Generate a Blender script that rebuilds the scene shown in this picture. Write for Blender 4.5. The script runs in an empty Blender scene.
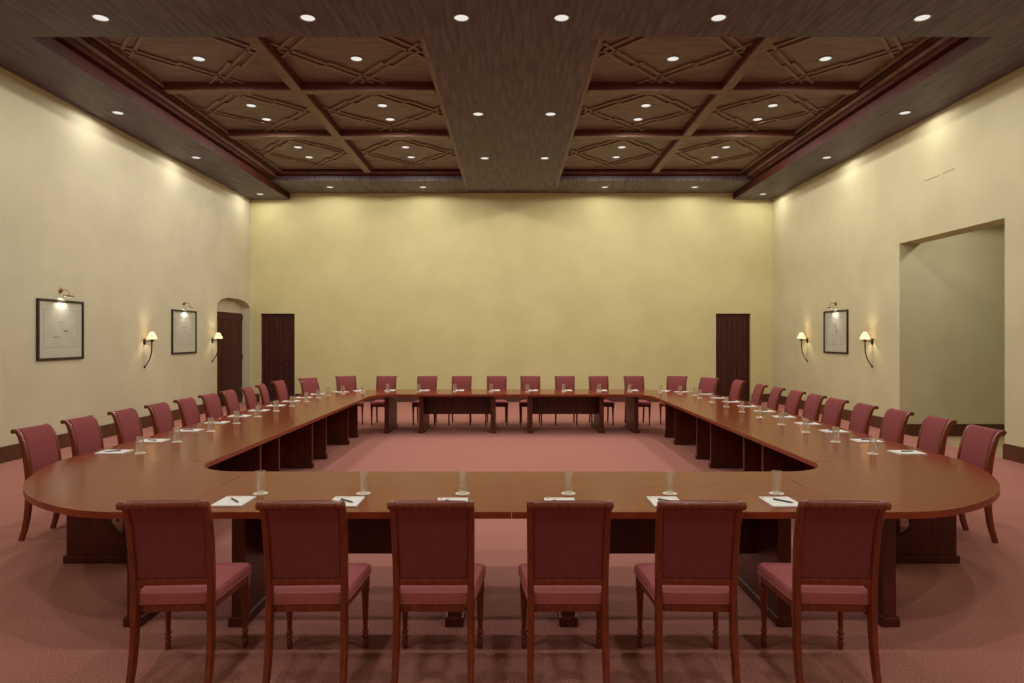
import bpy, bmesh, math, random
from mathutils import Vector, Matrix
S = bpy.context.scene
COL = S.collection
PI = math.pi
random.seed(7)

# ------------------------------------------------------------------ camera, world, exposure
EYE = 1.8
K = 670/520               # depths below were measured for a 520 px lens; K carries them to 670 px
cam_d = bpy.data.cameras.new('camera')
cam = bpy.data.objects.new('camera', cam_d)
COL.objects.link(cam)
cam.location = (0, 0, EYE)
cam.rotation_euler = (PI/2, 0, 0)
cam_d.sensor_fit = 'HORIZONTAL'
cam_d.sensor_width = 36.0
cam_d.lens = 36.0*670/1024
cam_d.shift_x = 0.5/1024
cam_d.shift_y = -3.5/1024
cam_d.clip_start = 0.05
cam_d.clip_end = 100
S.camera = cam

w = bpy.data.worlds.new('world')
S.world = w
w.use_nodes = True
w.node_tree.nodes['Background'].inputs[0].default_value = (1.0, 0.85, 0.65, 1)
w.node_tree.nodes['Background'].inputs[1].default_value = 0.05

vs = S.view_settings
S.display_settings.display_device = 'sRGB'
vs.view_transform = 'Standard'
vs.look = 'None'
vs.gamma = 1
vs.use_curve_mapping = False
vs.exposure = 0.0

DOWN_W = 58.0            # watts of one recessed ceiling lamp
WARM = (1.0, 0.94, 0.85)

# ------------------------------------------------------------------ materials
def lin(c):
    return tuple(((v/255)/12.92 if v/255 <= .04045 else ((v/255+.055)/1.055)**2.4) for v in c)

def mat(name, rgb, rough=.5, metal=0., spec=.5, coat=0., coat_rough=.1):
    m = bpy.data.materials.new(name)
    m.use_nodes = True
    b = m.node_tree.nodes['Principled BSDF']
    b.inputs['Base Color'].default_value = (*lin(rgb), 1)
    b.inputs['Roughness'].default_value = rough
    b.inputs['Metallic'].default_value = metal
    b.inputs['Specular IOR Level'].default_value = spec
    b.inputs['Coat Weight'].default_value = coat
    b.inputs['Coat Roughness'].default_value = coat_rough
    return m

def noise_color(m, c1, c2, scale, stretch=(1, 1, 1), detail=4, bump=0., lo=.35, hi=.65, coords='Object', bump_scale=None):
    nt = m.node_tree
    b = nt.nodes['Principled BSDF']
    tc = nt.nodes.new('ShaderNodeTexCoord')
    mp = nt.nodes.new('ShaderNodeMapping')
    mp.inputs['Scale'].default_value = stretch
    nz = nt.nodes.new('ShaderNodeTexNoise')
    nz.inputs['Scale'].default_value = scale
    nz.inputs['Detail'].default_value = detail
    rp = nt.nodes.new('ShaderNodeValToRGB')
    rp.color_ramp.elements[0].position = lo
    rp.color_ramp.elements[1].position = hi
    rp.color_ramp.elements[0].color = (*lin(c1), 1)
    rp.color_ramp.elements[1].color = (*lin(c2), 1)
    nt.links.new(tc.outputs[coords], mp.inputs[0])
    nt.links.new(mp.outputs[0], nz.inputs[0])
    nt.links.new(nz.outputs[0], rp.inputs[0])
    nt.links.new(rp.outputs[0], b.inputs['Base Color'])
    if bump:
        bp = nt.nodes.new('ShaderNodeBump')
        bp.inputs['Strength'].default_value = bump
        bp.inputs['Distance'].default_value = .004
        src = nz
        if bump_scale:
            src = nt.nodes.new('ShaderNodeTexNoise')
            src.inputs['Scale'].default_value = bump_scale
            nt.links.new(mp.outputs[0], src.inputs[0])
        nt.links.new(src.outputs[0], bp.inputs['Height'])
        nt.links.new(bp.outputs[0], b.inputs['Normal'])
    return m

M = {}
M['wall'] = noise_color(mat('cream_plaster', (196, 191, 162), .85, spec=.2), (192, 187, 158), (200, 195, 166), 1.3, bump=.08, bump_scale=14)
M['wall_right'] = noise_color(mat('pale_yellow_plaster', (199, 194, 157), .85, spec=.2), (195, 190, 153), (203, 198, 161), 1.3, bump=.06, bump_scale=14)
M['wall_back'] = noise_color(mat('yellow_plaster', (206, 199, 148), .85, spec=.2), (202, 195, 144), (210, 203, 152), 1.3, bump=.06, bump_scale=14)
M['carpet'] = noise_color(mat('rose_carpet', (150, 85, 78), .95, spec=.1), (162, 108, 99), (200, 136, 124), 95, detail=6, bump=.5)
M['stone'] = noise_color(mat('tan_stone_floor', (180, 155, 115), .6), (172, 148, 108), (190, 166, 126), 3)
M['soffit'] = noise_color(mat('dark_stained_soffit', (90, 78, 84), .55, spec=.3), (74, 62, 68), (104, 92, 98), 3.0, (6, .5, 1), detail=6)
M['ceil_panel'] = noise_color(mat('brown_ceiling_panel', (112, 92, 82), .5, spec=.3), (102, 83, 74), (123, 102, 91), 2.2, (1, 5, 1))
M['ceil_beam'] = noise_color(mat('mahogany_ceiling_beam', (112, 82, 64), .45, spec=.35), (102, 74, 57), (122, 91, 72), 2.5, (2, 2, 1))
M['ceil_edge'] = mat('ceiling_edge_highlight', (138, 110, 90), .45, spec=.4)  # paler wood: the highlight along the ceiling edges is put into the colour
M['ceil_side'] = mat('beam_side_wood', (92, 51, 39), .55, spec=.2)
M['lattice'] = mat('lattice_strip_wood', (128, 108, 92), .5, spec=.3)
M['ceil_red'] = noise_color(mat('red_mahogany_fascia', (68, 30, 21), .6, spec=.12), (62, 27, 19), (74, 33, 24), 2.5, (2, 2, 1))
M['table'] = noise_color(mat('polished_table_veneer', (128, 55, 23), .15, spec=.09), (124, 52, 21), (132, 58, 25), 1.6, (1, 9, 1), detail=4, lo=.25, hi=.75)
M['table_edge'] = noise_color(mat('red_table_edging', (136, 56, 26), .3, spec=.4), (126, 51, 23), (146, 62, 30), 6)
M['table_side'] = noise_color(mat('table_base_wood', (84, 35, 21), .38, spec=.35), (75, 30, 17), (93, 40, 25), 3, (6, 6, .8))
M['chair_wood'] = noise_color(mat('mahogany_chair_wood', (118, 46, 20), .33, spec=.4, coat=.15), (105, 39, 16), (130, 53, 24), 8, (6, 6, .8))
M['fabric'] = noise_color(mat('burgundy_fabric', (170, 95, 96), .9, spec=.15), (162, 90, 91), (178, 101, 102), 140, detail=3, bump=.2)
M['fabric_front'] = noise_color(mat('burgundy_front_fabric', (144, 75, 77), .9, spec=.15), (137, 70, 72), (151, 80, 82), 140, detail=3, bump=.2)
M['fabric_back_shaded'] = noise_color(mat('burgundy_fabric_shaded_back', (126, 62, 63), .9, spec=.15), (119, 58, 59), (133, 67, 68), 140, detail=3, bump=.2)  # same burgundy darkened: shade on the chairs' rear faces put into the colour
M['baseboard'] = noise_color(mat('dark_baseboard', (84, 44, 28), .45), (75, 38, 24), (92, 50, 32), 3, (6, 6, 1))
M['door'] = noise_color(mat('dark_door_wood', (66, 30, 22), .5, spec=.3), (54, 23, 17), (76, 36, 26), 5, (7, 7, .6))
M['paper'] = mat('white_paper', (238, 236, 230), .8, spec=.2)
M['pen'] = mat('dark_pen_plastic', (28, 32, 46), .35)
M['steel'] = mat('bright_steel', (200, 200, 200), .25, metal=1)
M['tan_ink'] = mat('tan_ink', (206, 150, 96), .8, spec=.1)
M['coaster'] = mat('white_coaster', (236, 230, 220), .75, spec=.2)
M['bronze'] = mat('dark_bronze', (46, 34, 26), .45, metal=.6)
M['brass'] = mat('aged_brass', (150, 112, 60), .32, metal=1)
M['frame'] = mat('black_picture_frame', (36, 28, 24), .4)
M['matboard'] = mat('pale_mat_board', (198, 197, 185), .85, spec=.15)
M['print'] = noise_color(mat('pale_print_paper', (190, 185, 172), .85, spec=.15), (190, 189, 180), (198, 197, 188), 5)
M['ink'] = mat('grey_ink', (120, 116, 108), .85, spec=.1)
M['ring'] = mat('lamp_trim_ring', (110, 100, 92), .4, metal=.3)
M['scar'] = mat('grey_brown_scuff', (172, 152, 110), .9)

def emis(name, rgb, s):
    m = bpy.data.materials.new(name)
    m.use_nodes = True
    nt = m.node_tree
    nt.nodes.clear()
    e = nt.nodes.new('ShaderNodeEmission')
    o = nt.nodes.new('ShaderNodeOutputMaterial')
    e.inputs[0].default_value = (*rgb, 1)
    e.inputs[1].default_value = s
    nt.links.new(e.outputs[0], o.inputs[0])
    return m
M['lens'] = emis('lit_lamp_lens', (1.0, .93, .86), .85)
M['tube'] = emis('lit_picture_lamp', (1.0, .93, .78), 1.0)

def shade_mat():
    m = bpy.data.materials.new('lit_parchment_shade')
    m.use_nodes = True
    nt = m.node_tree
    nt.nodes.clear()
    d = nt.nodes.new('ShaderNodeBsdfDiffuse')
    t = nt.nodes.new('ShaderNodeBsdfTranslucent')
    mx = nt.nodes.new('ShaderNodeMixShader')
    e = nt.nodes.new('ShaderNodeEmission')
    ad = nt.nodes.new('ShaderNodeAddShader')
    o = nt.nodes.new('ShaderNodeOutputMaterial')
    d.inputs[0].default_value = (*lin((235, 220, 180)), 1)
    t.inputs[0].default_value = (*lin((240, 215, 160)), 1)
    e.inputs[0].default_value = (1, .92, .76, 1)
    e.inputs[1].default_value = .45
    mx.inputs[0].default_value = .5
    nt.links.new(d.outputs[0], mx.inputs[1])
    nt.links.new(t.outputs[0], mx.inputs[2])
    nt.links.new(mx.outputs[0], ad.inputs[0])
    nt.links.new(e.outputs[0], ad.inputs[1])
    nt.links.new(ad.outputs[0], o.inputs[0])
    return m
M['shade'] = shade_mat()

def clear_mat(name, tint, refl, blend, milk=0.):
    m = bpy.data.materials.new(name)
    m.use_nodes = True
    nt = m.node_tree
    nt.nodes.clear()
    tr = nt.nodes.new('ShaderNodeBsdfTransparent')
    g = nt.nodes.new('ShaderNodeBsdfGlossy')
    lw = nt.nodes.new('ShaderNodeLayerWeight')
    ml = nt.nodes.new('ShaderNodeMath')
    ml.operation = 'MULTIPLY'
    mx = nt.nodes.new('ShaderNodeMixShader')
    df = nt.nodes.new('ShaderNodeBsdfTranslucent')
    m2 = nt.nodes.new('ShaderNodeMixShader')
    df.inputs[0].default_value = (.98, .88, .74, 1)
    m2.inputs[0].default_value = milk
    o = nt.nodes.new('ShaderNodeOutputMaterial')
    tr.inputs[0].default_value = (*tint, 1)
    g.inputs[0].default_value = (1, 1, 1, 1)
    g.inputs[1].default_value = .03
    lw.inputs[0].default_value = blend
    ml.inputs[1].default_value = refl
    nt.links.new(lw.outputs[1], ml.inputs[0])
    nt.links.new(ml.outputs[0], mx.inputs[0])
    nt.links.new(tr.outputs[0], mx.inputs[1])
    nt.links.new(g.outputs[0], mx.inputs[2])
    nt.links.new(mx.outputs[0], m2.inputs[1])
    nt.links.new(df.outputs[0], m2.inputs[2])
    nt.links.new(m2.outputs[0], o.inputs[0])
    return m
M['glass'] = clear_mat('clear_tumbler_glass', (.95, .94, .92), .9, .45, .11)
M['pane'] = clear_mat('picture_glass', (.97, .97, .97), .35, .25)

FLAT = {M[k] for k in ('table', 'table_side', 'frame', 'paper', 'coaster', 'door')}
# ------------------------------------------------------------------ mesh helpers
def new():
    return bmesh.new()

def add_box(bm, x0, x1, y0, y1, z0, z1, bev=0.):
    v = [bm.verts.new((x, y, z)) for z in (z0, z1) for y in (y0, y1) for x in (x0, x1)]
    f = [bm.faces.new([v[i] for i in q]) for q in ((0, 2, 3, 1), (4, 5, 7, 6), (0, 1, 5, 4), (2, 6, 7, 3), (0, 4, 6, 2), (1, 3, 7, 5))]
    if bev:
        es = {e for q in f for e in q.edges}
        bmesh.ops.bevel(bm, geom=list(es), offset=bev, segments=2, affect='EDGES', profile=.5)
    return bm

def add_prism(bm, pts, depth, xf, bev=0.):
    """extrude the 2-D outline pts by depth; xf(u, v, d) gives the 3-D point"""
    a = [bm.verts.new(xf(u, v, 0)) for u, v in pts]
    b = [bm.verts.new(xf(u, v, depth)) for u, v in pts]
    n = len(pts)
    fs = [bm.faces.new(a), bm.faces.new(list(reversed(b)))]
    for i in range(n):
        j = (i+1) % n
        bm.faces.new((a[j], a[i], b[i], b[j]))
    if bev:
        es = [e for e in fs[1].edges] + [e for e in fs[0].edges]
        bmesh.ops.bevel(bm, geom=es, offset=bev, segments=2, affect='EDGES', profile=.5)
    return bm

def add_lathe(bm, prof, seg=16, c=(0, 0, 0), axis='z'):
    rings = []
    for r, h in prof:
        if r < 1e-6:
            p = {'z': (0, 0, h), 'x': (h, 0, 0), 'y': (0, h, 0)}[axis]
            rings.append([bm.verts.new(Vector(p)+Vector(c))])
        else:
            R = []
            for k in range(seg):
                a = 2*PI*k/seg
                u, v = r*math.cos(a), r*math.sin(a)
                p = {'z': (u, v, h), 'x': (h, u, v), 'y': (u, h, v)}[axis]
                R.append(bm.verts.new(Vector(p)+Vector(c)))
            rings.append(R)
    for A, B in zip(rings, rings[1:]):
        for k in range(seg):
            k2 = (k+1) % seg
            if len(A) == 1 and len(B) == 1:
                break
            if len(A) == 1:
                bm.faces.new((A[0], B[k], B[k2]))
            elif len(B) == 1:
                bm.faces.new((A[k], A[k2], B[0]))
            else:
                bm.faces.new((A[k], A[k2], B[k2], B[k]))
    return bm

def add_sweep(bm, path, sec):
    """sweep rectangles: path of (point, width_x, thickness) lying in a plane of constant-ish x; cross direction in yz"""
    n = len(path)
    rings = []
    for i, (p, wx, th) in enumerate(path):
        p = Vector(p)
        a = Vector(path[max(i-1, 0)][0]); b = Vector(path[min(i+1, n-1)][0])
        t = (b-a).normalized()
        nrm = Vector((0, -t.z, t.y))
        nrm = nrm.normalized() if nrm.length > 1e-6 else Vector((0, 1, 0))
        X = Vector((1, 0, 0))
        q = .24
        R = []
        for sx, sn in sec:
            R.append(bm.verts.new(p + X*(sx*wx/2) + nrm*(sn*th/2)))
        rings.append(R)
    m = len(sec)
    for A, B in zip(rings, rings[1:]):
        for k in range(m):
            k2 = (k+1) % m
            bm.faces.new((A[k], A[k2], B[k2], B[k]))
    bm.faces.new(list(reversed(rings[0])))
    bm.faces.new(rings[-1])
    return bm

SQ = [(-1, -.7), (-.7, -1), (.7, -1), (1, -.7), (1, .7), (.7, 1), (-.7, 1), (-1, .7)]
RND = [(math.cos(2*PI*k/10), math.sin(2*PI*k/10)) for k in range(10)]

def add_tube(bm, pts, r, seg=8):
    pts = [Vector(p) for p in pts]
    rr = r if isinstance(r, (list, tuple)) else [r]*len(pts)
    rings = []
    up = None
    for i, p in enumerate(pts):
        t = (pts[min(i+1, len(pts)-1)] - pts[max(i-1, 0)]).normalized()
        if up is None:
            up = Vector((0, 0, 1)) if abs(t.z) < .9 else Vector((1, 0, 0))
        s = t.cross(up).normalized()
        up = s.cross(t).normalized()
        rings.append([bm.verts.new(p + s*rr[i]*math.cos(2*PI*k/seg) + up*rr[i]*math.sin(2*PI*k/seg)) for k in range(seg)])
    for A, B in zip(rings, rings[1:]):
        for k in range(seg):
            k2 = (k+1) % seg
            bm.faces.new((A[k], A[k2], B[k2], B[k]))
    bm.faces.new(list(reversed(rings[0])))
    bm.faces.new(rings[-1])
    return bm

def obj(name, bm, material, parent=None, smooth=True):
    bmesh.ops.recalc_face_normals(bm, faces=bm.faces)
    me = bpy.data.meshes.new(name)
    bm.to_mesh(me)
    bm.free()
    me.materials.append(material)
    if smooth:
        me.polygons.foreach_set('use_smooth', [True]*len(me.polygons))
        try:
            me.set_sharp_from_angle(angle=math.radians(18 if material in FLAT else 35))
        except Exception:
            pass
    o = bpy.data.objects.new(name, me)
    COL.objects.link(o)
    if parent is not None:
        o.parent = parent
    return o

def thing(name, label, cat, loc=(0, 0, 0), rz=0., group=None):
    o = bpy.data.objects.new(name, None)
    o.empty_display_size = .1
    COL.objects.link(o)
    o.location = loc
    o.rotation_euler = (0, 0, rz)
    o['label'] = label
    o['category'] = cat
    if group:
        o['group'] = group
    return o

def struct(name, bm, material, label=None, parent=None):
    o = obj(name, bm, material, parent)
    if parent is None:
        o['kind'] = 'structure'
        if label:
            o['label'] = label
    return o

def dup(root, loc, rz, label, group=None):
    def cp(o, parent):
        c = o.copy()
        COL.objects.link(c)
        c.parent = parent
        for ch in o.children:
            cp(ch, c)
        return c
    r = cp(root, None)
    r.location = loc
    r.rotation_euler = (0, 0, rz)
    r['label'] = label
    if group:
        r['group'] = group
    return r

class Kind:
    """first call places the prototype itself, later calls place copies"""
    def __init__(self, root):
        self.root, self.used = root, False
    def place(self, loc, rz, label, group):
        if not self.used:
            self.used = True
            r = self.root
            r.location = loc
            r.rotation_euler = (0, 0, rz)
            r['label'] = label
            r['group'] = group
            return r
        return dup(self.root, loc, rz, label, group)

ORD = ['first', 'second', 'third', 'fourth', 'fifth', 'sixth', 'seventh', 'eighth', 'ninth', 'tenth', 'eleventh', 'twelfth']

# ------------------------------------------------------------------ room shell
XW, YB, YF = 7.35, 14.65*K, -3.2        # side walls, back wall, wall behind the camera
ZS, ZST, ZP = 5.70, 5.877, 6.125       # soffits, back strip, coffer panels
TOP = 6.5
AY0, AY1, AZ = 7.75*K, 9.85*K, 3.59       # alcove opening in the right wall
NY0, NY1 = 12.98*K, 14.62*K               # arched niche in the left wall
DLX0, DLX1, DRX0, DRX1, DZ = -7.07, -6.11, 5.76, 6.74, 2.49

bm = new(); add_box(bm, -XW-.4, XW, YF, YB+.35, -.1, 0); struct('floor', bm, M['carpet'], 'rose coloured carpet floor')
bm = new(); add_box(bm, XW, 11.2, AY0-1.2, AY1+.4, -.16, -.06); struct('floor_alcove', bm, M['stone'], 'tan floor inside the right wall opening')

# left wall with the arched niche
bm = new()
add_box(bm, -XW-.4, -XW, YF, NY0, 0, TOP)
add_box(bm, -XW-.4, -XW, NY1, YB+.35, 0, TOP)
spring, crown = 2.62, 2.86
arch = [(NY0, spring)]
for k in range(1, 20):
    t = k/20
    yy = NY0 + (NY1-NY0)*t
    zz = spring + (crown-spring)*math.sqrt(max(0, 1-(2*t-1)**2))
    arch.append((yy, min(zz, crown-.012)))
arch += [(NY1, spring), (NY1, TOP), (NY0, TOP)]
add_prism(bm, arch, .4, lambda u, v, d: (-XW-d, u, v))
add_box(bm, -XW-.4, -XW-.24, NY0, NY1, DZ, TOP)
struct('wall_left', bm, M['wall'], 'long cream plaster wall on the left with an arched door niche')

bm = new()
add_box(bm, -XW-.4, DLX0, YB, YB+.35, 0, TOP)
add_box(bm, DLX0, DLX1, YB, YB+.35, DZ, TOP)
add_box(bm, DLX1, DRX0, YB, YB+.35, 0, TOP)
add_box(bm, DRX0, DRX1, YB, YB+.35, DZ, TOP)
add_box(bm, DRX1, XW+.4, YB, YB+.35, 0, TOP)
struct('wall_back', bm, M['wall_back'], 'yellow back wall with two dark doors')

bm = new()
add_box(bm, XW, XW+.4, YF, AY0, 0, TOP)
add_box(bm, XW, XW+.4, AY1, YB, 0, TOP)
add_box(bm, XW, XW+.4, AY0, AY1, AZ, TOP)
struct('wall_right', bm, M['wall_right'], 'long cream plaster wall on the right with a tall opening')
bm = new()
add_box(bm, XW+.4, 11.2, AY1-.0, AY1+.3, -.1, 4.2)
add_box(bm, 11.2, 11.5, AY0-1.2, AY1+.3, 0, 4.2)
add_box(bm, XW+.4, 11.2, AY0-1.4, AY0-1.2, 0, 4.2)
add_box(bm, XW+.4, 11.5, AY0-1.4, AY1+.3, 4.0, 4.2)
struct('wall_alcove', bm, M['wall_right'], 'cream wall inside the tall opening on the right')
bm = new(); add_box(bm, -XW-.4, XW+.4, YF-.3, YF, 0, TOP); struct('wall_front', bm, M['wall'], 'cream wall behind the viewer')

def baseboard(name, boxes, label, dz=0.):
    bm = new()
    for b in boxes:
        add_box(bm, *b, dz, .205+dz)
        x0, x1, y0, y1 = b
        add_box(bm, x0+(.008 if x0 > 0 else 0), x1-(.008 if x0 < 0 else 0), y0+.0, y1-.0, .205+dz, .23+dz)
    struct(name, bm, M['baseboard'], label)
baseboard('baseboard_left', [(-XW, -XW+.03, YF, NY0), (-XW, -XW+.03, NY1, YB)], 'dark wooden baseboard along the left wall')
baseboard('baseboard_right', [(XW-.03, XW, YF, AY0), (XW-.03, XW, AY1, YB)], 'dark wooden baseboard along the right wall')
baseboard('baseboard_back', [(-XW+.03, DLX0-.02, YB-.03, YB), (DLX1+.02, DRX0-.02, YB-.03, YB), (DRX1+.02, XW-.03, YB-.03, YB)], 'dark wooden baseboard along the back wall')
baseboard('baseboard_alcove', [(XW+.02, 11.2, AY1-.03, AY1)], 'dark wooden baseboard inside the wall opening', -.06)

# doors
def door_leaf(bm, x0, x1, y, z0, z1, rails):
    """stile-and-rail leaf facing -y with sunk panels"""
    st = .11
    add_box(bm, x0, x1, y+.02, y+.05, z0, z1)
    add_box(bm, x0, x0+st, y, y+.02, z0, z1)
    add_box(bm, x1-st, x1, y, y+.02, z0, z1)
    for r0, r1 in rails:
        add_box(bm, x0+st, x1-st, y, y+.02, r0, r1)
    for (a, b), (c, d) in zip(rails, rails[1:]):
        add_box(bm, x0+st+.03, x1-st-.03, y+.008, y+.02, b+.03, c-.03)

def back_door(name, x0, x1, label):
    root = thing(name, label, 'door', ((x0+x1)/2, YB+.1, 0))
    del root['category']
    root['kind'] = 'structure'
    wd = (x1-x0)/2
    bm = new()
    add_box(bm, -wd, -wd+.06, -.02, .1, 0, DZ)
    add_box(bm, wd-.06, wd, -.02, .1, 0, DZ)
    add_box(bm, -wd+.06, wd-.06, -.02, .1, DZ-.06, DZ)
    obj('door_frame', bm, M['door'], root)
    bm = new()
    rails = [(0.005, .22), (1.18, 1.32), (DZ-.18, DZ-.065)]
    door_leaf(bm, -wd+.065, -.003, .02, .005, DZ-.065, rails)
    lf = obj('door_leaf', bm, M['door'], root)
    bm = new()
    door_leaf(bm, .003, wd-.065, .02, .005, DZ-.065, rails)
    lf2 = obj('door_leaf', bm, M['door'], root)
    bm = new()
    add_lathe(bm, [(0, -.055), (.018, -.05), (.024, -.035), (.012, -.02), (.012, 0), (.026, .0), (.026, .01)], 12, (.05, .012, 1.05), 'y')
    obj('door_knob', bm, M['bronze'], lf2)
    return root
back_door('door_2', DLX0, DLX1, 'dark panelled double door at the left of the back wall')
back_door('door_3', DRX0, DRX1, 'dark panelled double door at the right of the back wall')

root = thing('door_1', 'dark plank door in the arched niche of the left wall', 'door', (-XW-.24, (NY0+NY1)/2, 0))
del root['category']
root['kind'] = 'structure'
hw = (NY1-NY0)/2 - .005
bm = new()
n = 8
for k in range(n):
    a = -hw + 2*hw*k/n
    add_box(bm, -.06, .02 + (.004 if k % 2 else 0), a+.004, a+2*hw/n-.004, .005, DZ-.005)
add_box(bm, -.06, .01, -hw, hw, .005, DZ-.005)
add_box(bm, .02, .04, -hw, hw, 1.2, 1.34)
add_box(bm, .02, .04, -hw, hw, .1, .26)
add_box(bm, .02, .04, -hw, hw, DZ-.2, DZ-.06)
lf = obj('door_leaf', bm, M['door'], root)
bm = new(); add_tube(bm, [(.04, -.4, 1.0), (.08, -.4, 1.0), (.08, -.4, 1.18), (.04, -.4, 1.18)], .01); obj('door_handle', bm, M['bronze'], lf)

# ------------------------------------------------------------------ ceiling
SX = 6.25          # inner face of the side soffits
FE = 6.74*K          # far edge of the front strip
BE = 13.47*K         # near edge of the back strip
CL = 1.145         # half width of the centre slab
PX0, PXM0, PXM1, PX1 = 5.89, 3.725, 3.56, 1.31
ROWS = [(FE+.02, 8.81*K), (8.957*K, 10.82*K), (11.0*K, 13.22*K)]
ceil_root = bpy.data.objects.new('ceiling', None)
COL.objects.link(ceil_root)
ceil_root['kind'] = 'structure'
ceil_root['label'] = 'dark timber coffered ceiling with two sunken lattice fields'
bm = new(); add_box(bm, -XW, XW, YF, YB, ZP+.02, TOP+.1); obj('ceiling_deck', bm, M['ceil_panel'], ceil_root)
for s in (-1, 1):
    bm = new()
    x0, x1 = sorted((s*XW, s*SX))
    add_box(bm, x0, x1, FE+.004, YB, ZS, ZP+.02)
    obj('soffit', bm, M['soffit'], ceil_root)
    bm = new()
    x0, x1 = sorted((s*SX, s*(SX-.006)))
    add_box(bm, x0, x1, FE+.004, YB, ZS+.004, ZP)
    obj('fascia', bm, M['ceil_red'], ceil_root)
bm = new(); add_box(bm, -XW, XW, YF, FE, ZS, ZP+.02); obj('soffit', bm, M['soffit'], ceil_root)
bm = new(); add_box(bm, -SX+.006, SX-.006, BE, YB, ZST, ZP+.02); obj('soffit', bm, M['soffit'], ceil_root)
bm = new()
for a, b in ((FE, 8.60*K), (8.60*K+.004, 11.1*K), (11.1*K+.004, 13.63*K)):
    add_box(bm, -CL, CL, a, b, ZS, ZP+.02)
obj('soffit', bm, M['soffit'], ceil_root)
# stepped cornice around the sunken fields
for s in (-1, 1):
    for i, (inset, zlow, wd, m) in enumerate([(0.006, ZS+.20, .11, 'ceil_red'), (.116, ZS+.27, .07, 'ceil_beam'), (.186, ZS+.33, .10, 'ceil_red'), (.286, ZS+.37, .08, 'ceil_beam')]):
        bm = new()
        x0, x1 = sorted((s*(SX-inset), s*(SX-inset-wd)))
        add_box(bm, x0, x1, FE, BE, zlow, ZP+.015)
        add_box(bm, min(s*(SX-inset-wd), s*CL), max(s*(SX-inset-wd), s*CL), BE-inset*.65-wd*.65, BE-inset*.65, zlow+(.10 if i == 0 else .06), ZP+.015)
        obj('cornice', bm, M[m], ceil_root)
    bm = new()
    x0, x1 = sorted((s*CL, s*(CL+.05)))
    add_box(bm, x0, x1, FE, BE, ZS+.012, ZP+.015)
    obj('cornice', bm, M['ceil_beam'], ceil_root)
    bm = new()
    x0, x1 = sorted((s*(CL-.001), s*(CL+.012)))
    add_box(bm, x0, x1, FE, 13.63*K, ZS-.003, ZS+.012)
    obj('bead', bm, M['ceil_edge'], ceil_root)
    bm = new()
    x0, x1 = sorted((s*(CL+.119), s*(CL+.135)))
    add_box(bm, x0, x1, FE, BE, ZS+.285, ZS+.30)
    obj('bead', bm, M['ceil_edge'], ceil_root)
    bm = new()
    x0, x1 = sorted((s*(CL+.05), s*(CL+.12)))
    add_box(bm, x0, x1, FE, BE, ZS+.30, ZP+.015)
    x0, x1 = sorted((s*(CL+.12), s*PX1))
    add_box(bm, x0, x1, FE, BE, ZS+.37, ZP+.015)
    obj('cornice', bm, M['ceil_red'], ceil_root)
    # lengthwise beam, cross beams
    def beam(x0, x1, y0, y1):
        x0, x1 = sorted((x0, x1))
        bm = new()
        add_box(bm, x0, x1, y0, y1, ZP-.13, ZP+.015)
        obj('beam', bm, M['ceil_beam'], ceil_root)
        bm = new()
        t = .035
        if x1-x0 > y1-y0:
            add_box(bm, x0, x1, y0-t, y0, ZP-.035, ZP+.015)
            add_box(bm, x0, x1, y1, y1+t, ZP-.035, ZP+.015)
            add_box(bm, x0, x1, y0-.004, y0, ZP-.118, ZP-.035)
        else:
            add_box(bm, x0-t, x0, y0, y1, ZP-.035, ZP+.015)
            add_box(bm, x1, x1+t, y0, y1, ZP-.035, ZP+.015)
            add_box(bm, x0-.004, x0, y0, y1, ZP-.118, ZP-.035)
            add_box(bm, x1, x1+.004, y0, y1, ZP-.118, ZP-.035)
        obj('bead', bm, M['ceil_side'], ceil_root)
    beam(s*PXM0, s*PXM1, FE, 13.2*K)
    for yb in ((8.81*K, 8.957*K), (10.82*K, 11.0*K)):
        beam(s*PX0, s*(PXM0+.004), *yb)
        beam(s*(PXM1-.004), s*PX1, *yb)

def lattice(x0, x1, y0, y1):
    """two interlaced diamonds of raised strips, running on to the panel's edges"""
    cx, cy, hx, hy = (x0+x1)/2, (y0+y1)/2, (x1-x0)/2-.035, (y1-y0)/2-.03
    bm = new()
    wd, th = .05, .045
    def strip(p, q, z=0.):
        p = Vector((cx+p[0]*hx, cy+p[1]*hy)); q = Vector((cx+q[0]*hx, cy+q[1]*hy))
        d = (q-p).normalized(); nn = Vector((-d.y, d.x))*wd/2
        pts = [p+nn, q+nn, q-nn, p-nn]
        add_prism(bm, [(v.x, v.y) for v in pts], th+z, lambda u, v, dd: (u, v, ZP+.021-dd))
    for su in (-1, 1):
        for sv in (-1, 1):
            # each side of the diamond is a pair of strips that steps inwards half way along and runs on past the corners
            for k, r in enumerate((.985, .805)):
                strip((su*1.0, sv*(r-1.0)), (su*r*.49, sv*r*.51), .003*k)
            for k, r in enumerate((.91, .73)):
                strip((su*r*.53, sv*r*.47), (su*(r-1.0), sv*1.0), .003*k)
    return bm
for s in (-1, 1):
    for a, b in ((PX0, PXM0), (PXM1, PX1)):
        for y0, y1 in ROWS:
            x0, x1 = sorted((s*a, s*b))
            bm = new()
            add_box(bm, x0, x1, y0, y1, ZP, ZP+.02)
            pn = obj('coffer_panel', bm, M['ceil_panel'], ceil_root)
            bm = new()
            t = .022
            for q in ((x0, x0+t, y0, y1), (x1-t, x1, y0, y1), (x0+t, x1-t, y0, y0+t), (x0+t, x1-t, y1-t, y1)):
                add_box(bm, *q, ZP-.016, ZP+.002)
            obj('bead', bm, M['ceil_edge'], pn)
            obj('lattice', lattice(x0, x1, y0, y1), M['lattice'], pn)

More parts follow.
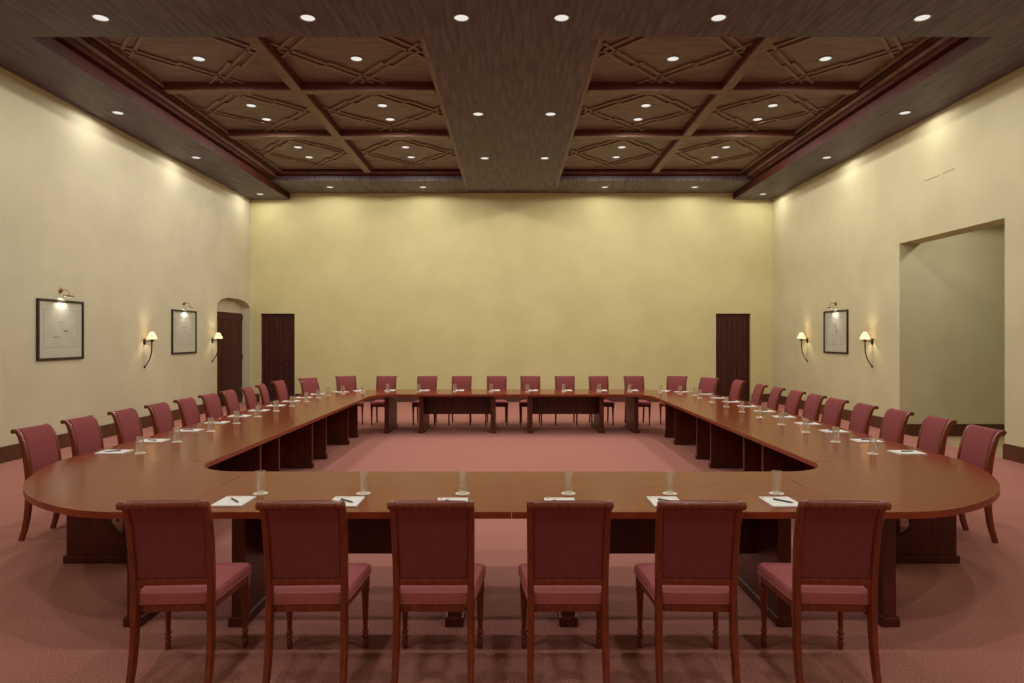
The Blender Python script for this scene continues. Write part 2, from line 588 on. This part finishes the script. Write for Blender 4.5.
# recessed lamps
def make_downlight(power=1.0):
    root = thing('downlight', '', 'ceiling light')
    bm = new()
    add_lathe(bm, [(.084, -.001), (.086, -.008), (.106, -.007), (.110, -.001), (.084, -.001)], 24)
    obj('trim_ring', bm, M['ring'], root)
    bm = new()
    add_lathe(bm, [(0, -.010), (.060, -.008), (.085, -.002), (0, -.0015)], 24)
    obj('lamp_lens', bm, M['lens'], root)
    ld = bpy.data.lights.new('downlight_beam', 'SPOT')
    ld.energy = DOWN_W*power
    ld.color = WARM
    ld.spot_size = math.radians(179)
    ld.spot_blend = .15
    ld.shadow_soft_size = .06
    lo = bpy.data.objects.new('downlight_beam', ld)
    COL.objects.link(lo)
    lo.location = (0, 0, -.04)
    lo.parent = root
    return root
DL, DLW = Kind(make_downlight()), Kind(make_downlight(.4))
side6 = ['far left', 'second from left', 'third from left', 'third from right', 'second from right', 'far right']
for i, x in enumerate((-5.0, -2.48, -.61, .61, 2.52, 5.0)):
    DL.place((x, 6.33*K, ZS), 0, f'round recessed ceiling lamp in the wide front strip, {side6[i]} of six', 'recessed lamps in the front ceiling strip')
for s, nm in ((-1, 'left'), (1, 'right')):
    for i, y in enumerate((9.0, 11.23, 14.08)):
        DLW.place((s*6.81, y*K, ZS), 0, f'round recessed lamp in the {nm} side soffit, {("nearest", "middle", "farthest")[i]} of three', 'recessed lamps in the side soffits')
for i, (x, y) in enumerate(((-.58, 9.05), (.68, 9.05), (-.58, 11.27), (.72, 11.27))):
    DL.place((x, y*K, ZS), 0, f'recessed lamp in the flat centre slab, {"near" if i < 2 else "far"} pair, {"left" if i % 2 == 0 else "right"} one', 'recessed lamps in the centre slab')
for i, x in enumerate((-4.9, -2.39, 2.52, 4.95)):
    DLW.place((x, 14.04*K, ZST), 0, f'small recessed lamp in the strip over the back wall, {("first", "second", "third", "fourth")[i]} from left', 'recessed lamps over the back wall')
xs4 = (-4.84, -2.4, 2.5, 4.86)
for ci, x in enumerate(xs4):
    for ri, ys in enumerate(((8.05,), (9.67, 10.28), (11.78, 12.43))):
        for k, y in enumerate(ys):
            fld, col = ('left' if ci < 2 else 'right'), (ORD[ci % 2])
            DL.place((x, y*K, ZP), 0, f'lamp in the {fld} lattice field, {col} column, {ORD[ri]} row of coffers' + (f', {("nearer", "farther")[k]} of its pair' if len(ys) > 1 else ''), 'recessed lamps in the coffers')
DLA = Kind(make_downlight(.9))  # unseen lamp, added to brighten the inside of the wall opening
DLA.place((8.15, 11.2, 4.0), 0, 'added lamp hidden in the tall wall opening on the right to brighten it', 'added lamps in the wall opening')
# unseen spots without fixtures, added to light the near end of the room
for x in (-5.0, -1.9, 1.9, 5.0):
    for y in (5.2, 2.4, -.6):
        ld = bpy.data.lights.new('added_fill_beam', 'SPOT')
        ld.energy = DOWN_W*1.5
        ld.color = WARM
        ld.spot_size = math.radians(179)
        ld.spot_blend = .15
        ld.shadow_soft_size = .06
        lo = bpy.data.objects.new('added_fill_beam', ld)
        COL.objects.link(lo)
        lo.location = (x, y, ZS-.02)

# ------------------------------------------------------------------ wall lamps and pictures
def make_sconce():
    """faces +x (mounted on a wall at x = 0)"""
    root = thing('wall_sconce', '', 'wall lamp')
    bm = new()
    add_box(bm, 0, .025, -.03, .03, -.085, .035, .006)
    obj('wall_plate', bm, M['bronze'], root)
    bm = new()
    add_tube(bm, [(.02, 0, -.01), (.07, 0, -.015), (.15, 0, -.01)], .011)
    add_lathe(bm, [(0, -.022), (.02, -.02), (.045, .0), (.05, .016), (.02, .018), (.012, .05), (0, .05)], 14, (.16, 0, -.01))
    obj('bracket_arm', bm, M['bronze'], root)
    bm = new()
    pts = []
    for k in range(13):
        t = k/12
        pts.append((.155 + .012*math.sin(t*PI) - .135*t*t*t*.9 - .02*t, 0, -.03-.50*t))
    add_tube(bm, pts, [.0135-.003*k/12 for k in range(13)])
    add_lathe(bm, [(0, -.03), (.012, -.024), (.02, 0), (.012, .018), (0, .02)], 12, (pts[-1][0], 0, pts[-1][2]))
    obj('curved_stem', bm, M['bronze'], root)
    bm = new()
    prof = [(.100, .03), (.092, .06), (.072, .10), (.050, .14), (.036, .165), (.028, .172)]
    add_lathe(bm, prof + [(r-.004, h) for r, h in reversed(prof)] + [prof[0]], 20, (.16, 0, -.005))
    obj('lamp_shade', bm, M['shade'], root)
    bm = new()
    add_lathe(bm, [(0, .115), (.014, .11), (.02, .09), (.012, .05), (0, .05)], 12, (.16, 0, -.005))
    obj('bulb', bm, M['lens'], root)
    ld = bpy.data.lights.new('sconce_glow', 'POINT')
    ld.energy = 9
    ld.color = (1, .84, .6)
    ld.shadow_soft_size = .025
    lo = bpy.data.objects.new('sconce_glow', ld)
    COL.objects.link(lo)
    lo.location = (.16, 0, .125)
    lo.parent = root
    return root
SC = Kind(make_sconce())
SC.place((-XW, 10.40*K, 1.752), 0, 'lit cream shaded sconce on the left wall, between the two framed pictures', 'wall sconces')
SC.place((-XW, 12.76*K, 1.762), 0, 'lit cream shaded sconce on the left wall, beside the arched door', 'wall sconces')
SC.place((XW, 10.58*K, 1.752), PI, 'lit cream shaded sconce on the right wall, next to the tall opening', 'wall sconces')
SC.place((XW, 12.9*K, 1.762), PI, 'lit cream shaded sconce on the right wall, farther one past the picture', 'wall sconces')

def make_picture(wd, ht, label, marks):
    """faces +x"""
    root = thing('framed_picture', label, 'picture', group='framed pictures')
    f = .04
    bm = new()
    for y0, y1, z0, z1 in ((-wd/2, -wd/2+f, -ht/2, ht/2), (wd/2-f, wd/2, -ht/2, ht/2), (-wd/2+f, wd/2-f, -ht/2, -ht/2+f), (-wd/2+f, wd/2-f, ht/2-f, ht/2)):
        add_box(bm, .002, .035, y0, y1, z0, z1, .004)
    obj('frame', bm, M['frame'], root)
    bm = new(); add_box(bm, .004, .014, -wd/2+f, wd/2-f, -ht/2+f, ht/2-f); mb = obj('mat_board', bm, M['matboard'], root)
    a, b0, b1 = wd/2-.15, -ht/2+.2, ht/2-.16
    bm = new()
    add_box(bm, .014, .0155, -a, a, b0, b1)
    pr = obj('print', bm, M['print'], root)
    bm = new()
    t = .004
    for y0, y1, z0, z1 in ((-a, -a+t, b0, b1), (a-t, a, b0, b1), (-a, a, b0, b0+t), (-a, a, b1-t, b1)):
        add_box(bm, .0155, .016, y0, y1, z0, z1)
    for y, z, l, h in marks:
        pts = []
        for k in range(9):
            tt = k/8
            pts.append((y-l/2+l*tt, z+h*math.sin(PI*tt)))
        for k in range(8, -1, -1):
            tt = k/8
            pts.append((y-l/2+l*tt, z-h*.5*math.sin(PI*tt)-.002))
        add_prism(bm, pts, .0005, lambda u, v, d: (.0155+d, u, v))
    obj('drawing', bm, M['ink'], pr)
    bm = new(); add_box(bm, .020, .022, -wd/2+f-.003, wd/2-f+.003, -ht/2+f-.003, ht/2-f+.003); obj('glass_pane', bm, M['pane'], root)
    return root
p = make_picture(1.12, .975, 'black framed pale print on the left wall, nearest to the viewer', [(-.12, -.12, .2, .01), (.12, -.02, .16, .018), (.0, .12, .1, .006)])
p.location = (-XW, 8.47*K, 1.932)
p = make_picture(1.12, .975, 'black framed pale print on the left wall, between the two sconces', [(0, .1, .2, .012), (0, .0, .26, .006), (0, -.14, .3, .004)])
p.location = (-XW, 11.66*K, 1.935)
p = make_picture(1.12, .975, 'black framed pale print on the right wall between two sconces', [(-.02, .13, .06, .05), (.04, 0, .05, .08), (.02, -.2, .2, .005)])
p.location = (XW, 11.77*K, 1.937)
p.rotation_euler = (0, 0, PI)

def make_picture_light():
    root = thing('picture_light', '', 'picture light')
    bm = new()
    add_lathe(bm, [(.0, 0), (.045, 0), (.045, .008), (.03, .02), (.026, .03), (.0, .036)], 16, (0, 0, .12), 'x')
    obj('wall_plate', bm, M['brass'], root)
    bm = new()
    add_tube(bm, [(.02, 0, .12), (.07, 0, .135), (.12, 0, .12), (.145, 0, .07), (.14, 0, .03)], .006)
    obj('arm', bm, M['brass'], root)
    bm = new()
    pts = [(math.cos(a)*.024, math.sin(a)*.024) for a in [math.radians(-20+220*k/12) for k in range(13)]]
    pts += [(x*.86, z*.86) for x, z in reversed(pts)]
    add_prism(bm, pts, .20, lambda u, v, d: (.135+u, -.10+d, .02+v))
    obj('lamp_hood', bm, M['brass'], root)
    bm = new()
    add_lathe(bm, [(0, -.09), (.011, -.088), (.011, .088), (0, .09)], 12, (.135, 0, .018), 'y')
    obj('lamp_tube', bm, M['tube'], root)
    ld = bpy.data.lights.new('picture_glow', 'SPOT')
    ld.energy = 9
    ld.color = (1, .90, .72)
    ld.spot_size = math.radians(120)
    ld.spot_blend = .8
    ld.shadow_soft_size = .03
    lo = bpy.data.objects.new('picture_glow', ld)
    COL.objects.link(lo)
    lo.location = (.125, 0, .0)
    lo.rotation_euler = (0, math.radians(32), 0)
    lo.parent = root
    return root
PL = Kind(make_picture_light())
PL.place((-XW, 8.47*K, 2.455), 0, 'small brass picture lamp above the nearest print on the left wall', 'picture lamps')
PL.place((-XW, 11.66*K, 2.455), 0, 'small brass picture lamp above the farther print on the left wall', 'picture lamps')
PL.place((XW, 11.77*K, 2.455), PI, 'small brass picture lamp above the print on the right wall', 'picture lamps')

# scuff on the right wall
bm = new()
for y0, y1, z0, z1 in ((8.93*K, 9.26*K, 4.585, 4.6), (8.62*K, 8.86*K, 4.60, 4.617)):
    add_box(bm, XW-.004, XW, y0, y1, z0, z1)
o = struct('trim_1', bm, M['scar'], 'thin scuffed strip on the right wall above the opening')

# ------------------------------------------------------------------ tables
TZ0, TZ1 = .708, .75
Y0, Y1 = 3.138*K, 4.09*K                    # front row: outer and inner edge
XI, XO, XS = 2.56, 3.87, 2.062          # side tables: inner, outer edge; seam between row and corner
MID2 = 13.788*K                           # y -> MID2 - y mirrors front to back
G = .001

def top(pts, parent, name='tabletop'):
    bm = new()
    add_prism(bm, pts, TZ1-TZ0, lambda u, v, d: (u, v, TZ0+d), .003)
    o = obj(name, bm, M['table'], parent)
    o.data.materials.append(M['table_edge'])
    for p in o.data.polygons:
        if p.normal.z < .9:
            p.material_index = 1
    return o

def leg_panel(x0, x1, y0, y1, parent):
    bm = new()
    add_box(bm, x0, x1, y0, y1, .05, TZ0-.001, .003)
    lg = obj('leg_panel', bm, M['table_side'], parent)
    bm = new()
    add_box(bm, x0-.016, x1+.016, y0-.02, y1+.02, 0, .062, .008)
    obj('plinth', bm, M['table_side'], lg)
    return lg

def modesty(x0, x1, y0, y1, parent, z0=.31):
    bm = new()
    add_box(bm, x0, x1, y0, y1, z0, TZ0-.001, .002)
    return obj('modesty_panel', bm, M['table_side'], parent)

def row_table(xc, back, label):
    root = thing('conference_table', label, 'table', (xc, (Y0+Y1)/2 if not back else MID2-(Y0+Y1)/2, 0), PI if back else 0, 'conference table sections')
    hx, hy = XS/2-G, (Y1-Y0)/2
    top([(-hx, -hy), (hx, -hy), (hx, hy), (-hx, hy)], root)
    for s in (-1, 1):
        leg_panel(s*.675-.042, s*.675+.042, -hy+.14, hy-.17, root)
    modesty(-.632, .632, -.03, -.008, root)
    return root
row_table(-XS/2, False, 'near straight table section on the left, before the three left front chairs')
row_table(XS/2, False, 'near straight table section on the right, before the three right front chairs')
row_table(-XS/2, True, 'far straight table section on the left, by the back wall')
row_table(XS/2, True, 'far straight table section on the right, by the back wall')

OUTER = [(2.45, 3.138), (2.66, 3.178), (2.92, 3.283), (3.17, 3.43), (3.40, 3.62), (3.585, 3.84), (3.74, 4.10), (3.82, 4.28), (3.868, 4.44)]

def smooth_curve(P, n):
    out = []
    for i in range(len(P)-1):
        p0, p1, p2, p3 = (Vector(P[max(i-1, 0)]), Vector(P[i]), Vector(P[i+1]), Vector(P[min(i+2, len(P)-1)]))
        for k in range(n):
            t = k/n
            v = .5*((2*p1) + (p2-p0)*t + (2*p0-5*p1+4*p2-p3)*t*t + (3*p1-p0-3*p2+p3)*t**3)
            out.append((v.x, v.y))
    out.append(tuple(P[-1]))
    return out

def corner_table(s, back, label):
    ya = 4.42*K if not back else MID2-9.05*K
    pts = [(XS+G, Y0)]
    for x, y in smooth_curve(OUTER, 6):
        pts.append((x, min(y*K, ya-G)))
    pts.append((XO, ya-G))
    pts.append((XI, ya-G))
    fr = min(.41*K, ya-Y1-.02)
    for k in range(0, 11):
        a = PI/2*k/10
        pts.append((XI-.4+.4*math.cos(a), (Y1+fr)-fr*math.sin(a)))
    pts.append((XS+G, Y1))
    out = []
    for p in pts:
        if not out or (Vector(p)-Vector(out[-1])).length > .004:
            out.append(p)
    yc = (Y0+ya)/2
    xc = (XS+XO)/2
    fl = (lambda p: (s*(p[0]-xc), (p[1]-yc)*(-1 if back else 1)))
    root = thing('corner_table', label, 'table', (s*xc, MID2-yc if back else yc, 0), 0, 'conference table sections')
    top([fl(p) for p in out], root)
    def lp(x0, x1, y0, y1):
        (a, b), (c, d) = fl((x0, y0)), fl((x1, y1))
        leg_panel(min(a, c), max(a, c), min(b, d), max(b, d), root)
    lp(2.36-.042, 2.36+.042, Y0+.14, Y1-.17)
    # end panel across the side arm, with a rounded cut-out towards the inside
    yl = 4.16*K if not back else 4.35*K
    prof = [(2.82, .05), (3.56, .05), (3.56, TZ0-.001), (3.235, TZ0-.001)]
    for k in range(9):
        a = PI/2*k/8
        prof.append((3.235-.16+.16*math.cos(a), .37-.16*math.sin(a)))
    prof += [(2.82, .21)]
    if back:
        prof = [(2.79, .05), (3.56, .05), (3.56, TZ0-.001), (2.79, TZ0-.001)]
    bm = new()
    def xf(u, v, d):
        a, b = fl((u, yl+d))
        return (a, b, v)
    add_prism(bm, prof, .05, xf)
    lg = obj('leg_panel', bm, M['table_side'], root)
    (a, b), (c, d) = fl((2.80 if not back else 2.775, yl-.02)), fl((3.58, yl+.07))
    bm = new()
    add_box(bm, min(a, c), max(a, c), min(b, d), max(b, d), 0, .062, .008)
    obj('plinth', bm, M['table_side'], lg)
    return root
corner_table(-1, False, 'rounded corner table section at the near left')
corner_table(1, False, 'rounded corner table section at the near right')
corner_table(-1, True, 'rounded corner table section at the far left')
corner_table(1, True, 'rounded corner table section at the far right')

for s, nm in ((-1, 'left'), (1, 'right')):
    for i, (ya, yb, la, lb) in enumerate(((4.42, 5.94, 4.66, 5.71), (5.94, 7.47, 6.17, 7.2), (7.47, 9.05, 7.735, 8.78))):
        ya, yb, la, lb = ya*K, yb*K, la*K, lb*K
        yc = (ya+yb)/2
        root = thing('conference_table', f'straight table section along the {nm} side, {("nearest", "middle", "farthest")[i]} of three', 'table', (s*(XI+XO)/2, yc, 0), 0, 'conference table sections')
        hx, hy = (XO-XI)/2, (yb-ya)/2-G
        top([(-hx, -hy), (hx, -hy), (hx, hy), (-hx, hy)], root)
        for l in (la, lb):
            xa, xb = sorted((s*(2.755-(XI+XO)/2), s*(3.47-(XI+XO)/2)))
            leg_panel(xa, xb, l-yc-.025, l-yc+.025, root)
        modesty(-.012, .012, la-yc+.026, lb-yc-.026, root)

# ------------------------------------------------------------------ chairs
def make_chair():
    root = thing('conference_chair', '', 'chair')
    # seat cushion
    def trap(t, grow=0.):
        yb, yf = -.200-grow, .262+grow
        wb, wf = .192+grow, .243+grow
        return [(-wb, yb), (wb, yb), (wf, yf-.02), (wf-.02, yf), (-wf+.02, yf), (-wf, yf-.02)]
    bm = new()
    rings = []
    for z, g in ((.428, -.004), (.434, .004), (.465, .006), (.482, -.004), (.492, -.03), (.498, -.075), (.5, -.12)):
        rings.append([bm.verts.new((x, y, z)) for x, y in trap(0, g)])
    for A, B in zip(rings, rings[1:]):
        for k in range(6):
            bm.faces.new((A[k], A[(k+1) % 6], B[(k+1) % 6], B[k]))
    bm.faces.new(rings[-1]); bm.faces.new(list(reversed(rings[0])))
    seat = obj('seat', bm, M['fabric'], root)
    bm = new()
    pr = [Vector((x, y, .432)) for x, y in trap(0, .006)]
    add_tube(bm, pr + [pr[0]], .0045, 6)
    obj('piping', bm, M['fabric'], seat)
    bm = new()
    add_prism(bm, trap(0, -.002), .045, lambda u, v, d: (u, v, .384+d), .004)
    obj('seat_frame', bm, M['chair_wood'], root)
    # front legs, turned
    for s in (-1, 1):
        bm = new()
        c = (s*.218, .23, 0)
        add_lathe(bm, [(0, 0), (.012, 0), (.016, .02), (.017, .045), (.011, .055), (.019, .066), (.019, .074), (.011, .082), (.019, .092), (.019, .100), (.012, .110),
                       (.0135, .12), (.0215, .325), (.024, .332), (.024, .345), (.019, .352), (.019, .36)], 14, c)
        add_box(bm, c[0]-.023, c[0]+.023, c[1]-.023, c[1]+.023, .355, .428, .003)
        obj('leg', bm, M['chair_wood'], root)
        # rear sabre leg
        bm = new()
        path = [((s*.190, -.205, .47), .036, .052), ((s*.190, -.205, .40), .036, .056), ((s*.191, -.209, .30), .035, .054), ((s*.192, -.220, .20), .034, .050),
                ((s*.193, -.240, .10), .033, .046), ((s*.194, -.272, 0), .031, .042)]
        add_sweep(bm, path, SQ)
        obj('leg', bm, M['chair_wood'], root)
    # back frame: stiles that roll over at the top, lower rail, scroll rail
    prof = [(-.205, .47), (-.206, .53), (-.212, .61), (-.222, .70), (-.238, .79), (-.256, .86), (-.280, .930), (-.302, .964), (-.322, .976), (-.340, .976)]
    def hw(z):
        return .190 + .006*min(1, max(0, (z-.47)/.45))
    bm = new()
    for s in (-1, 1):
        path = []
        for i, (y, z) in enumerate(prof):
            th = .050 if i < 4 else .050-.022*min(1, (i-3)/5)
            path.append(((s*hw(z), y, z), .034, th))
        add_sweep(bm, path, SQ)
        add_lathe(bm, [(0, -.019), (.015, -.019), (.021, -.014), (.021, .014), (.015, .019), (0, .019)], 14, (s*hw(.93), -.338, .970), 'x')
    add_box(bm, -.18, .18, -.226, -.191, .53, .566, .005)
    obj('back_frame', bm, M['chair_wood'], root)
    bm = new()
    add_lathe(bm, [(0, -.178), (.0175, -.178), (.0175, .178), (0, .178)], 14, (0, -.338, .970), 'x')
    obj('top_rail', bm, M['chair_wood'], root)
    # upholstered panel between the stiles
    bp = [(-.208, .568)] + prof[2:9] + [(-.330, .982)]
    rows = []
    bm = new()
    xs = [-1, -.94, -.5, 0, .5, .94, 1]
    def shape(off, bulge):
        R = []
        for i, (y, z) in enumerate(bp):
            a = bp[max(i-1, 0)]; b = bp[min(i+1, len(bp)-1)]
            t = Vector((0, b[0]-a[0], b[1]-a[1])).normalized()
            nn = Vector((0, t.z, -t.y))
            fade = 1 if i < len(bp)-2 else (.6 if i == len(bp)-2 else .1)
            r = []
            for x in xs:
                e = 0 if abs(x) > .97 else (bulge if abs(x) > .9 else bulge*1.25)
                if i == 0:
                    e *= .35
                r.append(bm.verts.new(Vector((x*(hw(z)-.016), y, z)) + nn*(off+(e if off > 0 else -e))*fade))
            R.append(r)
        return R
    F = shape(.012, .012)
    B = shape(-.009, .0035)
    m = len(xs)
    for R, flip in ((F, False), (B, True)):
        for A, C in zip(R, R[1:]):
            for k in range(m-1):
                q = (A[k], A[k+1], C[k+1], C[k])
                bm.faces.new(tuple(reversed(q)) if flip else q)
    n = len(bp)
    for i in range(n-1):
        bm.faces.new((F[i][0], F[i+1][0], B[i+1][0], B[i][0]))
        bm.faces.new((F[i][-1], B[i][-1], B[i+1][-1], F[i+1][-1]))
    for k in range(m-1):
        bm.faces.new((F[0][k], B[0][k], B[0][k+1], F[0][k+1]))
        bm.faces.new((F[-1][k], F[-1][k+1], B[-1][k+1], B[-1][k]))
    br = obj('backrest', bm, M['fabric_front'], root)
    br.data.materials.append(M['fabric_back_shaded'])
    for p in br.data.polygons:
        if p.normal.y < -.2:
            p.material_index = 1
    return root
CH = Kind(make_chair())
FRONT_X = (-1.755, -1.06, -.40, .29, .957, 1.675)
FRONT_R = (3.5, 2, 0, 0, -2, -3)
for i, x in enumerate(FRONT_X):
    CH.place((x, 3.66, 0), math.radians(FRONT_R[i]), f'burgundy chair seen from behind at the near table, {ORD[i]} from the left', 'chairs along the near table')
SIDE_Y = (4.76, 5.28, 5.87, 6.42, 6.96, 7.5, 8.04, 8.6, 9.13)
SIDE_YR = (4.72, 5.30, 5.84, 6.36, 6.91, 7.44, 7.98, 8.55, 9.10)
for s, nm, ysd in ((-1, 'left', SIDE_Y), (1, 'right', SIDE_YR)):
    for i, y in enumerate(ysd):
        CH.place((s*((4.08 if s < 0 else 4.07 if i > 4 else 4.03 if i else 3.98)+random.uniform(-.015, .015)), y*K, 0), s*PI/2 + math.radians(random.uniform(-3, 3) - s*((5 if s < 0 else 1) if i > 6 else 0)),
                 f'burgundy chair along the {nm} table side facing inward, {ORD[i]} counted from the viewer', f'chairs along the {nm} table side')
    for j, (x, y, dx, dy, words) in enumerate(((-4.12, 9.85, 1.0, -.06, 'first'), (-3.88, 10.43, .82, -.57, 'second'), (-3.395, 10.88, .45, -.89, 'third'))):
        ang = math.atan2(dy, dx) - PI/2 if s < 0 else math.atan2(dy, -dx) - PI/2
        if s > 0 and j < 2:
            x, y = ((-4.06, 9.96), (-3.80, 10.50))[j]
        CH.place((x if s < 0 else -x, y*K, 0), ang, f'burgundy chair turned round the far {nm} corner table, {words} of three along the curve', f'chairs round the far {nm} corner')
BACK_X = (-2.66, -1.80, -1.066, -.312, .40, 1.13, 1.863, 2.617)
for i, x in enumerate(BACK_X):
    CH.place((x, 10.87*K, 0), PI + math.radians(random.uniform(-3, 3)), f'burgundy chair facing the viewer behind the far table, {ORD[i]} from the left', 'chairs behind the far table')

# ------------------------------------------------------------------ notepads, pens, tumblers, coasters
def make_pad():
    root = thing('notepad', '', 'notepad')
    bm = new()
    add_box(bm, -.097, .097, -.125, .125, 0, .008, .001)
    obj('sheets', bm, M['paper'], root)
    bm = new()
    add_box(bm, -.085, -.065, .09, .11, .008, .0086)
    add_box(bm, -.055, .01, .098, .104, .008, .0086)
    obj('letterhead', bm, M['tan_ink'], root)
    return root

def make_pen():
    root = thing('pen', '', 'pen')
    bm = new()
    add_lathe(bm, [(0, -.068), (.0015, -.067), (.004, -.055), (.0048, -.04), (.0048, .062), (.003, .066), (0, .067)], 10, (0, 0, .005), 'x')
    obj('barrel', bm, M['pen'], root)
    bm = new()
    add_box(bm, .028, .064, -.0012, .0012, .0095, .0115)
    add_box(bm, .06, .064, -.0012, .0012, .006, .0115)
    obj('clip', bm, M['steel'], root)
    return root

def make_tumbler():
    root = thing('tumbler', '', 'glass')
    bm = new()
    add_lathe(bm, [(0, 0), (.025, 0), (.0275, .003), (.029, .02), (.032, .15), (.0305, .1505), (.0275, .022), (.022, .014), (0, .013)], 24)
    obj('glass_body', bm, M['glass'], root)
    return root

def make_coaster():
    root = thing('coaster', '', 'coaster')
    bm = new()
    pts = []
    n = 20
    prof = [(0, 0)]
    add_lathe(bm, [(0, 0), (.048, 0), (.049, .0012), (.047, .003), (0, .0025)], 28)
    obj('paper_disc', bm, M['coaster'], root)
    return root
PAD, PEN, TUM, COA = Kind(make_pad()), Kind(make_pen()), Kind(make_tumbler()), Kind(make_coaster())
def setting(px, py, prz, gx, gy, where, penang):
    PAD.place((px, py, TZ1), prz, f'white notepad on the table {where}', 'notepads on the tables')
    c, s_ = math.cos(prz), math.sin(prz)
    ox, oy = .01, -.01
    PEN.place((px+c*ox-s_*oy, py+s_*ox+c*oy, TZ1+.0085), prz+penang, f'dark pen lying on the notepad {where}', 'pens on the notepads')
    COA.place((gx, gy, TZ1), prz, f'round white coaster under the glass {where}', 'coasters under the glasses')
    TUM.place((gx, gy, TZ1+.003), prz, f'clear empty tumbler on a coaster {where}', 'tumblers on the tables')
fp = (-1.778, -1.06, -.381, .31, .985, 1.72)
fg = (-1.694, -1.0, -.331, .384, 1.07, 1.79)
fy = tuple(v*K for v in (3.333, 3.325, 3.30, 3.30, 3.325, 3.32))
for i in range(6):
    setting(fp[i], fy[i], math.radians((0, 0, 0, 0, 0, 0)[i]), fg[i], 3.51*K, f'at the near row seat {ORD[i]} from the left', math.radians(random.uniform(125, 150)))
for s, nm, ysd in ((-1, 'left', SIDE_Y), (1, 'right', SIDE_YR)):
    for i, y in enumerate(ysd):
        yy = (y+.02 if s < 0 else y+(.04 if i == 0 else 0))*K
        setting(s*(3.65 if s < 0 else 3.62), yy, -PI/2 if s < 0 else PI/2, s*(3.385 if s < 0 else 3.28), yy-.04*K, f'at the {nm} side seat {ORD[i]} from the viewer', math.radians(random.uniform(60, 120)))
    for j, (px, py, gx, gy, a) in enumerate(((-3.62, 9.72, -3.36, 9.52, -76), (-3.31, 10.1, -3.16, 9.75, -125), (-3.02, 10.3, -2.85, 9.95, -153))):
        setting(px if s < 0 else -px, py*K, math.radians(a if s < 0 else -a), gx if s < 0 else -gx, gy*K, f'at the {ORD[j]} seat round the far {nm} corner', math.radians(random.uniform(60, 120)))
bp_ = (-2.43, -1.75, -1.05, -.33, .43, 1.11, 1.81, 2.43)
bg_ = (-2.41, -1.81, -1.107, -.4, .312, 1.015, 1.708, 2.30)
for i in range(8):
    setting(bp_[i], 10.4*K, PI, bg_[i], 10.13*K, f'at the far row seat {ORD[i]} from the left', math.radians(random.uniform(60, 120)))
